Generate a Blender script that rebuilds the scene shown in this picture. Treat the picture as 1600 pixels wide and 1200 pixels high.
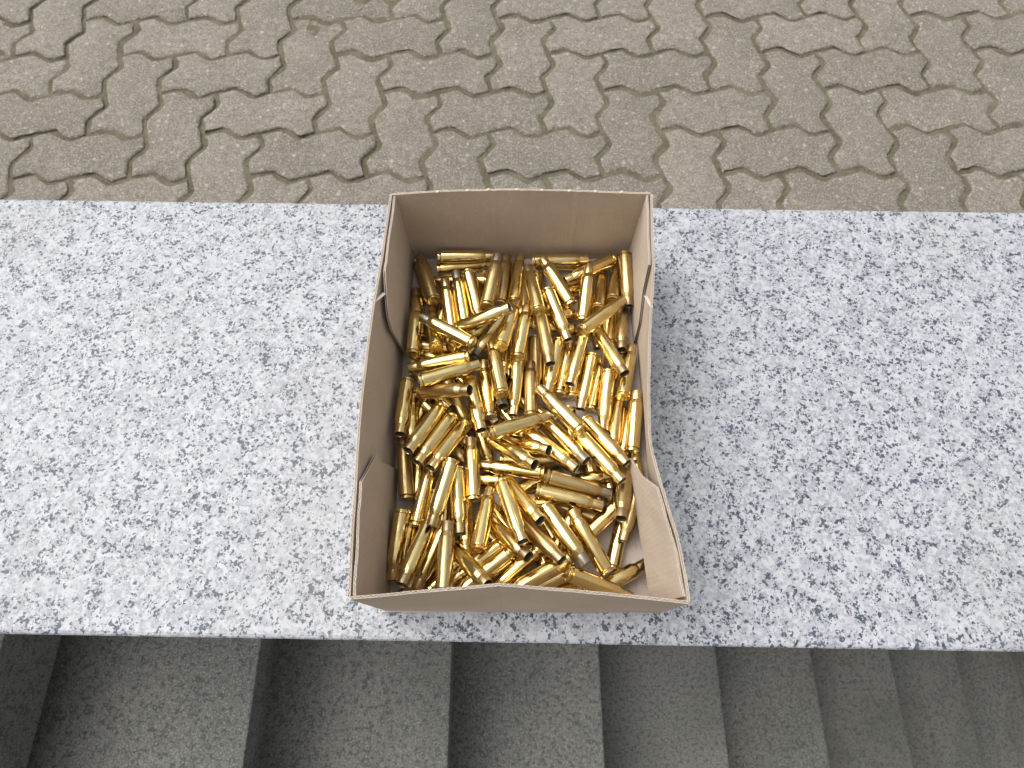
import bpy, bmesh, math, random
from mathutils import Vector, Matrix

# ------------------------------------------------------------------ camera, sky, sun, exposure
sc = bpy.context.scene
for o in list(bpy.data.objects):
    bpy.data.objects.remove(o)
COL = sc.collection
CAM_H = 0.485
cd = bpy.data.cameras.new('camera'); cam = bpy.data.objects.new('camera', cd); COL.objects.link(cam)
cam.location = (0, 0, CAM_H)
cam.rotation_euler = (math.radians(90 - 67), 0, 0)
cd.sensor_fit = 'HORIZONTAL'; cd.sensor_width = 36.0; cd.lens = 950 / 1600 * 36.0
cd.clip_start = 0.01; cd.clip_end = 500
cd.dof.use_dof = True; cd.dof.focus_distance = 0.458; cd.dof.aperture_fstop = 12.0
sc.camera = cam

SUN_EL = math.radians(60); SUN_AZ = math.radians(-68)      # azimuth clockwise from +Y: light from the left, slightly behind the box
world = bpy.data.worlds.new('World'); sc.world = world; world.use_nodes = True
wn = world.node_tree; wn.nodes.clear()
sky = wn.nodes.new('ShaderNodeTexSky'); sky.sky_type = 'NISHITA'; sky.sun_disc = False
sky.sun_elevation = SUN_EL; sky.sun_rotation = SUN_AZ
sky.air_density = 1.0; sky.dust_density = 6.0; sky.ozone_density = 1.0
bg = wn.nodes.new('ShaderNodeBackground'); bg.inputs['Strength'].default_value = 0.15
wo = wn.nodes.new('ShaderNodeOutputWorld')
hs = wn.nodes.new('ShaderNodeHueSaturation'); hs.inputs['Saturation'].default_value = .15      # thin even cloud: the sky is nearly white
wn.links.new(sky.outputs[0], hs.inputs['Color']); wn.links.new(hs.outputs[0], bg.inputs[0]); wn.links.new(bg.outputs[0], wo.inputs[0])
sl = bpy.data.lights.new('sun', 'SUN'); sl.energy = 1.0; sl.angle = math.radians(60); sl.color = (1.0, 0.95, 0.88)
sun = bpy.data.objects.new('sun', sl); COL.objects.link(sun)
sd = Vector((math.sin(SUN_AZ) * math.cos(SUN_EL), math.cos(SUN_AZ) * math.cos(SUN_EL), math.sin(SUN_EL)))
sun.rotation_euler = (-sd).to_track_quat('-Z', 'Y').to_euler()
sun.location = sd * 6
sc.view_settings.view_transform = 'Standard'; sc.view_settings.look = 'None'
sc.view_settings.exposure = 0.40; sc.view_settings.gamma = 1.0; sc.view_settings.use_curve_mapping = False
sc.render.engine = 'CYCLES'
sc.cycles.max_bounces = 14; sc.cycles.glossy_bounces = 12

# ------------------------------------------------------------------ materials
def new_mat(name):
    m = bpy.data.materials.new(name); m.use_nodes = True
    nt = m.node_tree; nt.nodes.clear()
    out = nt.nodes.new('ShaderNodeOutputMaterial'); b = nt.nodes.new('ShaderNodeBsdfPrincipled')
    nt.links.new(b.outputs[0], out.inputs[0])
    return m, nt, b
class N:
    """tiny node helper"""
    def __init__(s, nt): s.nt = nt
    def node(s, t, **k):
        n = s.nt.nodes.new(t)
        for a, v in k.items(): setattr(n, a, v)
        return n
    def put(s, sock, v):
        if hasattr(v, 'is_linked') or hasattr(v, 'links'): s.nt.links.new(v, sock)
        else: sock.default_value = v
    def coord(s, kind='Object'): return s.node('ShaderNodeTexCoord').outputs[kind]
    def mapping(s, v, scale=(1, 1, 1), loc=(0, 0, 0)):
        n = s.node('ShaderNodeMapping'); s.put(n.inputs[0], v); s.put(n.inputs['Scale'], scale); s.put(n.inputs['Location'], loc); return n.outputs[0]
    def noise(s, v, scale, detail=3, rough=.55, dist=0.):
        n = s.node('ShaderNodeTexNoise'); s.put(n.inputs['Vector'], v); s.put(n.inputs['Scale'], scale); s.put(n.inputs['Detail'], detail)
        s.put(n.inputs['Roughness'], rough); s.put(n.inputs['Distortion'], dist); return n.outputs[0]
    def voro(s, v, scale, feature='F1', out='Distance', rnd=1.):
        n = s.node('ShaderNodeTexVoronoi', feature=feature); s.put(n.inputs['Vector'], v); s.put(n.inputs['Scale'], scale)
        s.put(n.inputs['Randomness'], rnd); return n.outputs[out]
    def math(s, op, a, b=0., clamp=False):
        n = s.node('ShaderNodeMath', operation=op, use_clamp=clamp); s.put(n.inputs[0], a); s.put(n.inputs[1], b); return n.outputs[0]
    def ramp(s, v, stops):
        n = s.node('ShaderNodeValToRGB'); s.put(n.inputs[0], v); e = n.color_ramp.elements
        while len(e) > 1: e.remove(e[-1])
        for i, (p, c) in enumerate(stops):
            el = e[0] if i == 0 else e.new(p)
            el.position = p; c = c if isinstance(c, (tuple, list)) else (c, c, c); el.color = (*c[:3], 1)
        return n.outputs[0]
    def mix(s, f, a, b, mode='MIX'):
        n = s.node('ShaderNodeMix', data_type='RGBA', blend_type=mode); n.clamp_factor = True
        s.put(n.inputs[0], f)
        for k, v in ((6, a), (7, b)): s.put(n.inputs[k], (*v, 1) if isinstance(v, tuple) and len(v) == 3 else v)
        return n.outputs[2]
    def bump(s, h, strength, dist, normal=None):
        n = s.node('ShaderNodeBump'); s.put(n.inputs['Height'], h); s.put(n.inputs['Strength'], strength); s.put(n.inputs['Distance'], dist)
        if normal is not None: s.put(n.inputs['Normal'], normal)
        return n.outputs[0]
    def rand(s): return s.node('ShaderNodeObjectInfo').outputs['Random']

def mat_granite(name, light, mid, dark, grain, rough=.5):
    m, nt, b = new_mat(name); n = N(nt); v = n.coord()
    wob = n.node('ShaderNodeTexNoise'); n.put(wob.inputs['Vector'], v); n.put(wob.inputs['Scale'], grain * 1.3); n.put(wob.inputs['Detail'], 2.)
    sc_ = n.node('ShaderNodeVectorMath', operation='SCALE'); n.put(sc_.inputs[0], wob.outputs[1]); sc_.inputs['Scale'].default_value = 1.1 / grain
    ad = n.node('ShaderNodeVectorMath', operation='ADD'); n.put(ad.inputs[0], v); n.put(ad.inputs[1], sc_.outputs[0]); w = ad.outputs[0]
    def cell(scale):
        c = n.node('ShaderNodeSeparateColor'); n.put(c.inputs[0], n.voro(w, scale, out='Color')); return c.outputs
    c1, c2, c3 = cell(grain), cell(grain * 1.9), cell(grain * .55)
    cloud = n.noise(v, 20, 3, .55); clump = n.noise(v, grain * .16, 2, .5); dirt = n.noise(v, 4.5, 4, .6)
    base = n.mix(n.ramp(c3[0], [(.25, 0.), (.85, 1.)]), light, mid)
    base = n.mix(n.ramp(n.math('ADD', c1[1], n.math('SUBTRACT', cloud, .5)), [(.70, 0.), (.74, .6)]), base, tuple(c * .68 for c in mid))
    base = n.mix(n.ramp(c2[1], [(.80, 0.), (.84, .35)]), base, tuple(min(1, c * 1.2) for c in light))
    k1 = n.math('ADD', c1[0], n.math('MULTIPLY', n.math('SUBTRACT', clump, .5), .95))
    k2 = n.math('ADD', c2[0], n.math('MULTIPLY', n.math('SUBTRACT', clump, .5), .8))
    f1 = n.ramp(k1, [(.875, 0.), (.90, .95)]); f2 = n.ramp(k2, [(.90, 0.), (.93, .85)])
    col = n.mix(f1, base, n.mix(c1[2], dark, tuple(c * 3.2 + .02 for c in dark)))
    col = n.mix(f2, col, tuple(c * 1.8 for c in dark))
    col = n.mix(n.ramp(dirt, [(.52, 0.), (.75, .28)]), col, (.29, .272, .235))
    n.put(b.inputs['Base Color'], col)
    n.put(b.inputs['Roughness'], n.math('ADD', n.math('MULTIPLY', c1[2], .3), rough - .15))
    b.inputs['Specular IOR Level'].default_value = .35
    n.put(b.inputs['Normal'], n.bump(n.math('ADD', c1[1], n.math('MULTIPLY', f1, -.8)), .18, .0005))
    return m
M_GRAN = mat_granite('white_granite', (.43, .44, .465), (.325, .338, .37), (.024, .032, .044), 470, .5)
def mat_step():
    m, nt, b = new_mat('grey_granite'); n = N(nt); v = n.coord()
    big = n.noise(v, 5, 3, .5); a = n.noise(v, 120, 4, .65); f = n.noise(v, 360, 3, .65)
    col = n.mix(n.ramp(big, [(.35, 0.), (.65, 1.)]), (.160, .163, .145), (.205, .20, .178))
    col = n.mix(n.ramp(a, [(.50, 0.), (.60, .85)]), col, (.075, .084, .085))
    col = n.mix(n.ramp(f, [(.52, 0.), (.66, .7)]), col, (.37, .37, .335))
    col = n.mix(n.ramp(f, [(.34, .7), (.46, 0.)]), col, (.085, .09, .088))
    col = n.mix(n.ramp(n.noise(v, 2.3, 5, .65, .8), [(.45, 0.), (.72, .5)]), col, (.075, .074, .062))
    n.put(b.inputs['Base Color'], col); b.inputs['Roughness'].default_value = .85; b.inputs['Specular IOR Level'].default_value = .2
    n.put(b.inputs['Normal'], n.bump(f, .4, .001))
    return m
M_STEP = mat_step()

def mat_paver():
    m, nt, b = new_mat('paver_concrete'); n = N(nt); v = n.coord()
    r = n.rand()
    off = n.node('ShaderNodeCombineXYZ'); n.put(off.inputs[0], n.math('MULTIPLY', r, 7.)); n.put(off.inputs[1], n.math('MULTIPLY', r, 13.))
    add = n.node('ShaderNodeVectorMath', operation='ADD'); n.put(add.inputs[0], v); n.put(add.inputs[1], off.outputs[0]); v = add.outputs[0]
    big = n.noise(v, 14, 4, .6); mid = n.noise(v, 75, 5, .7); fine = n.noise(v, 290, 4, .75)
    base = n.mix(n.ramp(big, [(.35, 0.), (.65, 1.)]), (.160, .147, .120), (.218, .200, .165))
    base = n.mix(n.ramp(r, [(0., .5), (.4, 0.), (.6, 0.), (1., .55)]), base, n.mix(n.ramp(r, [(.45, 0.), (.55, 1.)]), (.135, .124, .102), (.24, .221, .185)))
    base = n.mix(n.ramp(n.noise(n.coord('Generated'), 1.7, 3, .6), [(.55, 0.), (.8, .4)]), base, (.13, .118, .095))
    base = n.mix(n.ramp(mid, [(.36, .85), (.54, 0.)]), base, (.135, .124, .102))
    base = n.mix(n.ramp(fine, [(.53, 0.), (.66, .8)]), base, (.52, .48, .41))
    base = n.mix(n.ramp(fine, [(.34, .8), (.46, 0.)]), base, (.10, .09, .072))
    peb = n.voro(v, 70, rnd=1.); pc = n.voro(v, 70, out='Color')
    sep = n.node('ShaderNodeSeparateColor'); n.put(sep.inputs[0], pc)
    isl = n.math('MULTIPLY', n.ramp(peb, [(.20, 1.), (.27, 0.)]), n.ramp(sep.outputs[0], [(.80, 0.), (.84, 1.)]))
    base = n.mix(n.ramp(mid, [(.56, 0.), (.70, .6)]), base, (.36, .335, .285))
    base = n.mix(n.math('MULTIPLY', isl, .38), base, (.55, .50, .44))
    n.put(b.inputs['Base Color'], base); b.inputs['Roughness'].default_value = .92; b.inputs['Specular IOR Level'].default_value = .2
    h = n.math('ADD', n.math('MULTIPLY', mid, .6), n.math('MULTIPLY', fine, .4))
    n.put(b.inputs['Normal'], n.bump(h, .8, .0022))
    return m
M_PAVER = mat_paver()

def mat_soil(name, c1, c2, scale):
    m, nt, b = new_mat(name); n = N(nt); v = n.coord()
    a = n.noise(v, scale, 5, .65); f = n.noise(v, scale * 9, 3, .7)
    col = n.mix(n.ramp(a, [(.38, 0.), (.62, 1.)]), c1, c2)
    col = n.mix(n.ramp(f, [(.5, 0.), (.75, .5)]), col, tuple(min(1., c * 2.0) for c in c2))
    n.put(b.inputs['Base Color'], col); b.inputs['Roughness'].default_value = 1.; b.inputs['Specular IOR Level'].default_value = .1
    n.put(b.inputs['Normal'], n.bump(f, .7, .003))
    return m
M_JOINT = mat_soil('joint_sand', (.092, .081, .055), (.150, .132, .094), 30)
M_GROUND = mat_soil('yard_ground', (.20, .18, .15), (.27, .245, .205), 6)
M_WALL = mat_soil('wall_render', (.30, .29, .27), (.38, .37, .35), 9)

def mat_card(name, c1, c2, stripes=True, axis=0):
    m, nt, b = new_mat(name); n = N(nt); v = n.coord()
    big = n.noise(v, 22, 3, .5)
    fib = n.noise(n.mapping(v, scale=(1, 1, 2.2)), 900, 3, .7); fib2 = n.noise(v, 260, 3, .6)
    col = n.mix(n.ramp(big, [(.3, 0.), (.7, 1.)]), c1, c2)
    col = n.mix(n.ramp(fib, [(.35, .35), (.5, 0.)]), col, tuple(c * .72 for c in c1))
    col = n.mix(n.ramp(fib2, [(.55, 0.), (.75, .3)]), col, tuple(min(1, c * 1.25) for c in c2))
    scuff = n.noise(n.mapping(v, scale=(1, 1, .35)), 60, 5, .75, 1.2)
    col = n.mix(n.ramp(scuff, [(.62, 0.), (.74, .35)]), col, tuple(min(1, c * 1.32) for c in c2))
    col = n.mix(n.ramp(scuff, [(.24, .3), (.36, 0.)]), col, tuple(c * .66 for c in c1))
    n.put(b.inputs['Base Color'], col); b.inputs['Roughness'].default_value = .82; b.inputs['Specular IOR Level'].default_value = .25
    nb = n.bump(fib, .25, .0004)
    if stripes:
        sx = n.node('ShaderNodeSeparateXYZ'); n.put(sx.inputs[0], v)
        w = n.math('SINE', n.math('MULTIPLY', sx.outputs[axis], 2 * math.pi / .0032))
        nb = n.bump(n.math('MULTIPLY', w, n.math('ADD', n.math('MULTIPLY', big, .6), .2)), .35, .00012, nb)
    n.put(b.inputs['Normal'], nb)
    return m
M_CARDX = mat_card('cardboard_across', (.44, .352, .268), (.495, .402, .315), True, 0)
M_CARDY = mat_card('cardboard_along', (.46, .382, .312), (.52, .437, .362), True, 1)
M_CARDF = mat_card('cardboard_floor', (.44, .37, .325), (.50, .43, .38), True, 0)
M_EDGE = mat_card('cardboard_edge', (.56, .47, .38), (.66, .57, .48), False)
M_FLUTE = mat_card('cardboard_flute', (.40, .31, .23), (.48, .38, .30), False)

def mat_brass(name, base, dark, rough, neckdark=0.):
    m, nt, b = new_mat(name); n = N(nt); v = n.coord(); r = n.rand()
    off = n.node('ShaderNodeCombineXYZ'); n.put(off.inputs[0], r); n.put(off.inputs[2], n.math('MULTIPLY', r, .7))
    add = n.node('ShaderNodeVectorMath', operation='ADD'); n.put(add.inputs[0], v); n.put(add.inputs[1], off.outputs[0]); vv = add.outputs[0]
    stain = n.noise(n.mapping(vv, scale=(1, 1, .45)), 170, 4, .65, .5)
    scr = n.noise(n.mapping(vv, scale=(1, 1, .035)), 430, 3, .55)      # faint lengthwise draw lines
    pit = n.noise(vv, 900, 2, .6)
    col = n.mix(n.ramp(stain, [(.45, 0.), (.72, .75)]), base, dark)
    col = n.mix(n.math('MULTIPLY', r, .35), col, tuple(c * k for c, k in zip(base, (1.0, .86, .62))))
    sz = n.node('ShaderNodeSeparateXYZ'); n.put(sz.inputs[0], v)
    heat = n.ramp(n.math('ADD', n.math('MULTIPLY', sz.outputs[2], 20.), n.math('MULTIPLY', n.math('SUBTRACT', stain, .5), .25)), [(.70, 0.), (.80, .32), (.93, .18)])   # fired shoulders are heat-stained
    col = n.mix(heat, col, dark)
    n.put(b.inputs['Base Color'], col); b.inputs['Metallic'].default_value = 1.
    ro = n.math('ADD', n.ramp(stain, [(.40, rough), (.75, rough + .16)]), n.math('MULTIPLY', r, .05))
    n.put(b.inputs['Roughness'], ro)
    n.put(b.inputs['Normal'], n.bump(scr, 1., .0004, n.bump(n.math('ADD', pit, n.math('MULTIPLY', stain, 1.2)), .03, .0002)))
    return m
M_BRASS = mat_brass('brass', (.82, .66, .31), (.50, .37, .16), .07)
M_DULL = mat_brass('tarnish_and_reflection_brass', (.56, .425, .205), (.33, .23, .105), .24)  # tarnish; near box walls also paints the brown cardboard reflection into the brass
M_NECK = {'b': mat_brass('brass_neck', (.82, .645, .34), (.46, .34, .17), .18),
          'd': mat_brass('stained_neck', (.46, .345, .20), (.22, .155, .09), .32),
          'g': mat_brass('sooty_grey_neck', (.40, .36, .29), (.17, .15, .125), .36),
          'k': mat_brass('blackened_neck', (.23, .20, .165), (.08, .07, .06), .40)}
M_INSIDE = mat_brass('sooty_inside', (.34, .28, .19), (.14, .115, .085), .55)
M_PRIMER = mat_brass('primer_metal', (.66, .53, .30), (.38, .27, .13), .26)

# ------------------------------------------------------------------ helpers
def link(name, mesh, mat=None, parent=None):
    o = bpy.data.objects.new(name, mesh); COL.objects.link(o)
    if mat is not None and mesh is not None and not mesh.materials: mesh.materials.append(mat)
    if parent is not None: o.parent = parent
    return o
def empty(name, loc=(0, 0, 0)):
    o = bpy.data.objects.new(name, None); COL.objects.link(o); o.location = loc; o.empty_display_size = .02; return o
def tag(o, label=None, cat=None, group=None, kind=None):
    for k, v in (('label', label), ('category', cat), ('group', group), ('kind', kind)):
        if v: o[k] = v
    return o
def mesh_of(name, verts, faces, smooth=False, sharp=None):
    me = bpy.data.meshes.new(name); me.from_pydata([tuple(v) for v in verts], [], faces); me.update()
    if smooth:
        for p in me.polygons: p.use_smooth = True
        if sharp: me.set_sharp_from_angle(angle=math.radians(sharp))
    return me
def box_mesh(name, x0, x1, y0, y1, z0, z1, bevel=0.):
    bm = bmesh.new(); bmesh.ops.create_cube(bm, size=1.)
    for v in bm.verts:
        v.co = Vector(((x0 + x1) / 2 + v.co.x * (x1 - x0), (y0 + y1) / 2 + v.co.y * (y1 - y0), (z0 + z1) / 2 + v.co.z * (z1 - z0)))
    if bevel: bmesh.ops.bevel(bm, geom=bm.edges[:], offset=bevel, segments=2, affect='EDGES', profile=.6)
    me = bpy.data.meshes.new(name); bm.to_mesh(me); bm.free(); return me
def interp(x, xs, ys):
    if x <= xs[0]: return ys[0]
    for a in range(len(xs) - 1):
        if x <= xs[a + 1]:
            t = (x - xs[a]) / (xs[a + 1] - xs[a]); return ys[a] + t * (ys[a + 1] - ys[a])
    return ys[-1]
rnd = random.Random(7)

# ------------------------------------------------------------------ ground, pavement with its pavers
PZ = -0.438                                      # top of the pavers
WELL = (-0.714, 4.2, -1.35, 0.045)               # stairwell opening x0 x1 y0 y1
def sheet(name, rects, z, mat):
    vs, fs = [], []
    for x0, x1, y0, y1 in rects:
        b = len(vs); vs += [(x0, y0, z), (x1, y0, z), (x1, y1, z), (x0, y1, z)]; fs.append((b, b + 1, b + 2, b + 3))
    return tag(link(name, mesh_of(name, vs, fs), mat), kind='structure')
B = 120.
ground = sheet('ground', [(-B, B, WELL[3], B), (-B, WELL[0], -B, WELL[3]), (WELL[1], B, -B, WELL[3]), (WELL[0], WELL[1], -B, WELL[2])], PZ - .020, M_GROUND)
E1 = Vector((.1145, .001)); E2 = Vector((.0048, .111)); ORG = Vector((-.0513, .829))
JX0, JX1, JY0, JY1 = -1.95, 1.95, .36, 2.15
from mathutils import noise as mnoise
def sand_sheet(st=.009):
    nx = int((JX1 - JX0) / st); ny = int((JY1 - JY0) / st); vs = []
    for j in range(ny + 1):
        for i in range(nx + 1):
            x = JX0 + i * st; y = JY0 + j * st
            h = mnoise.noise((x * 22, y * 22, 0)) * .0022 + mnoise.noise((x * 75, y * 75, 3)) * .0013
            vs.append((x, y, PZ - .0041 + h))
    fs = [(j * (nx + 1) + i, j * (nx + 1) + i + 1, (j + 1) * (nx + 1) + i + 1, (j + 1) * (nx + 1) + i) for j in range(ny) for i in range(nx)]
    return mesh_of('pavement', vs, fs, True)
pavement = tag(link('pavement', sand_sheet(), M_JOINT), kind='structure')
WT = [0., .30, .38, .66, .74, 1.]; WV = [0., .88, 1., -.88, -1., 0.]
def wave(t): t -= math.floor(t); return interp(t, WT, WV)
TS = [0., .17, .31, .39, .53, .66, .74, .87]
def paver_mesh(name, vertical, seed):
    """2 x 1 interlocking stone outlined by wavy joints, chamfered, top slightly uneven"""
    r = random.Random(seed); A = .105; w, h = (1, 2) if vertical else (2, 1); pts = []
    for i in range(w):
        for t in TS: pts.append((i + t, A * wave(t)))
    for j in range(h):
        for t in TS: pts.append((w - A * wave(t), j + t))
    for i in range(w, 0, -1):
        for t in reversed([q for q in TS[1:]] + [1.]): pts.append((i - 1 + t, h + A * wave(t)))
    for j in range(h, 0, -1):
        for t in reversed([q for q in TS[1:]] + [1.]): pts.append((-A * wave(t), j - 1 + t))
    P = [E1 * a + E2 * b for a, b in pts]; n = len(P)
    def inset(d, jit):
        out = []
        for k in range(n):
            e0 = (P[k] - P[k - 1]); e1 = (P[(k + 1) % n] - P[k])
            n0 = Vector((-e0.y, e0.x)).normalized(); n1 = Vector((-e1.y, e1.x)).normalized()
            m = n0 + n1; m = m / max(.35, m.length_squared / 2)
            out.append(P[k] + m * (d + r.uniform(-jit, jit)))
        return out
    c = E1 * (w / 2) + E2 * (h / 2)
    rings = [(inset(.0042, .0020), -.03), (inset(.0048, .0024), -.0030), (inset(.0066, .0022), -.0007), (inset(.0105, .0014), 0.)]
    vs, fs = [], []
    for ring, z in rings:
        for p in ring: vs.append((p.x, p.y, z + (r.uniform(-.0009, .0004) if z > -.02 else 0)))
    for a in range(len(rings) - 1):
        for k in range(n):
            k2 = (k + 1) % n; fs.append((a * n + k, a * n + k2, (a + 1) * n + k2, (a + 1) * n + k))
    fs.append(tuple((len(rings) - 1) * n + k for k in range(n)))
    return mesh_of(name, vs, fs, True, 60)
PM = {v: [paver_mesh('paver', v, s + 20 * v) for s in range(9)] for v in (0, 1)}
cells = []
OX0, OX1, OY0, OY1 = -4.2, 4.2, .36, 4.6            # the paving goes on past the stones built one by one
for j in range(-6, 36):
    for i in range(-48, 48):
        for v, k in ((0, 0), (1, 2)):
            if (i + j) % 4 == k:
                o2 = ORG + E1 * i + E2 * j; cc = o2 + (E1 + E2 * 2 if v else E1 * 2 + E2) / 2
                if OX0 + .15 < cc.x < OX1 - .15 and OY0 + .16 < cc.y < OY1 - .16: cells.append((v, o2, cc))
cells.sort(key=lambda c: abs(c[2].x) * .55 + abs(c[2].y - 1.05))
for v, o2, cc in cells[:298]:
    o = link('paver', PM[v][rnd.randrange(9)], M_PAVER, pavement)
    o.location = (o2.x + rnd.uniform(-.001, .001), o2.y + rnd.uniform(-.001, .001), PZ + rnd.uniform(-.0022, .0012))
    o.rotation_euler = (rnd.uniform(-.006, .006), rnd.uniform(-.006, .006), rnd.uniform(-.006, .006))

far_v, far_f = [], []
for v, o2, cc in cells[298:]:
    me = PM[v][rnd.randrange(9)]; b0 = len(far_v); dz = PZ + rnd.uniform(-.0022, .0012)
    far_v += [(q.co.x + o2.x, q.co.y + o2.y, q.co.z + dz) for q in me.vertices]
    far_f += [tuple(b0 + k for k in p.vertices) for p in me.polygons]
tag(link('far_pavers', mesh_of('far_pavers', far_v, far_f, True, 60), M_PAVER, pavement), kind='stuff')
zj = PZ - .0048; jv, jf = [], []
for x0, x1, y0, y1 in ((OX0, JX0, OY0, OY1), (JX1, OX1, OY0, OY1), (JX0, JX1, JY1, OY1)):
    b0 = len(jv); jv += [(x0, y0, zj), (x1, y0, zj), (x1, y1, zj), (x0, y1, zj)]; jf.append((b0, b0 + 1, b0 + 2, b0 + 3))
link('joint_sand', mesh_of('joint_sand', jv, jf), M_JOINT, pavement)

# ------------------------------------------------------------------ stairs beside the wall, going down to the right
RISE, RUN, X0 = .165, .300, -.714
stairs = empty('stone_staircase', (X0, -.6, PZ)); tag(stairs, 'grey granite steps going down to the right in front of the white slab', 'staircase')
def child(name, me, mat, parent):
    o = link(name, me, mat, parent); o.matrix_parent_inverse = parent.matrix_world.inverted() if False else Matrix.Translation(-parent.location); return o
SY0, SY1 = -1.35, .033
for k in range(9):
    zt = PZ - .002 - k * RISE
    if k == 0: me = box_mesh('landing', X0 - 1.4, X0 - 0., SY0, SY1, zt - .12, zt, .003)
    else: me = box_mesh('tread', X0 + (k - 1) * RUN - .06, X0 + k * RUN, SY0, SY1, zt - .045, zt, .004)
    child('landing' if k == 0 else 'tread', me, M_STEP, stairs)
    if k: child('riser', box_mesh('riser', X0 + (k - 1) * RUN - .055, X0 + (k - 1) * RUN - .035, SY0 + .002, SY1 - .002, zt + .0004, zt + RISE - (.0455 if k > 1 else .1205)), M_STEP, stairs)
floor_z = PZ - .002 - 9 * RISE
well = tag(link('stairwell_floor', mesh_of('stairwell_floor', [(X0, SY0, floor_z), (4.2, SY0, floor_z), (4.2, SY1, floor_z), (X0, SY1, floor_z)], [(0, 1, 2, 3)]), M_STEP), kind='structure')
bw = tag(link('stairwell_wall', box_mesh('stairwell_wall', X0, 4.2, SY0 - .15, SY0 - .001, floor_z, PZ - .024), M_WALL), kind='structure')

# ------------------------------------------------------------------ low wall with the granite coping slab
YAW = math.radians(-.93)
wall = empty('low_wall', (0, .199, PZ)); wall.rotation_euler = (0, 0, YAW)
tag(wall, 'low wall topped by a white granite slab speckled with black, under the box', 'wall')
def wchild(name, me, mat): o = link(name, me, mat, wall); return o
SW = .1995
def slab_mesh(x0, x1, seed):
    r = random.Random(seed); nx = 420; zt, zb = -PZ, -PZ - .030; prof = []
    for sy in (-1, 1):
        pts = [(SW - .03, zb), (SW - .002, zb), (SW, zb + .002), (SW, zt - .0022), (SW - .0010, zt - .0008), (SW - .0030, zt)]
        prof += [(sy * y, z, 1 if k in (2, 3, 4) else .5 if k in (1, 5) else 0) for k, (y, z) in enumerate(pts if sy > 0 else pts[::-1])] if sy > 0 else [(-y, z, 1 if k in (1, 2, 3) else .5 if k in (0, 4) else 0) for k, (y, z) in enumerate(pts[::-1])]
    vs, fs = [], []; n = len(prof)
    for i in range(nx + 1):
        x = x0 + (x1 - x0) * i / nx; chip = .0016 * max(0, mnoise.noise((x * 60, seed, 0)) - .35) + .0022 * max(0, mnoise.noise((x * 17, seed, 5)) - .45)
        for y, z, wgt in prof:
            sgn = 1 if y > 0 else -1; j = (mnoise.noise((x * 140, y * 9 + z * 300, seed)) * .0004 + chip) * wgt
            vs.append((x, y - sgn * abs(j), z - (abs(j) * .6 if z > zb + .01 and wgt < 1.1 and abs(y) > SW - .0035 else 0)))
    for i in range(nx):
        for k in range(n): k2 = (k + 1) % n; fs.append((i * n + k, (i + 1) * n + k, (i + 1) * n + k2, i * n + k2))
    fs.append(tuple(range(n))); fs.append(tuple(nx * n + k for k in range(n))[::-1])
    me = mesh_of('coping_slab', vs, fs); bm = bmesh.new(); bm.from_mesh(me); bmesh.ops.recalc_face_normals(bm, faces=bm.faces); bm.to_mesh(me); bm.free(); return me
for k in (-1, 0, 1):
    me = slab_mesh(-.85 + k * 1.704, .85 + k * 1.704, 3 + k)
    wchild('coping_slab', me, M_GRAN)
wchild('wall_core', box_mesh('wall_core', -2.55, 2.55, -SW + .035, SW - .035, floor_z - PZ, -PZ - .0305), M_WALL)

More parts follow.
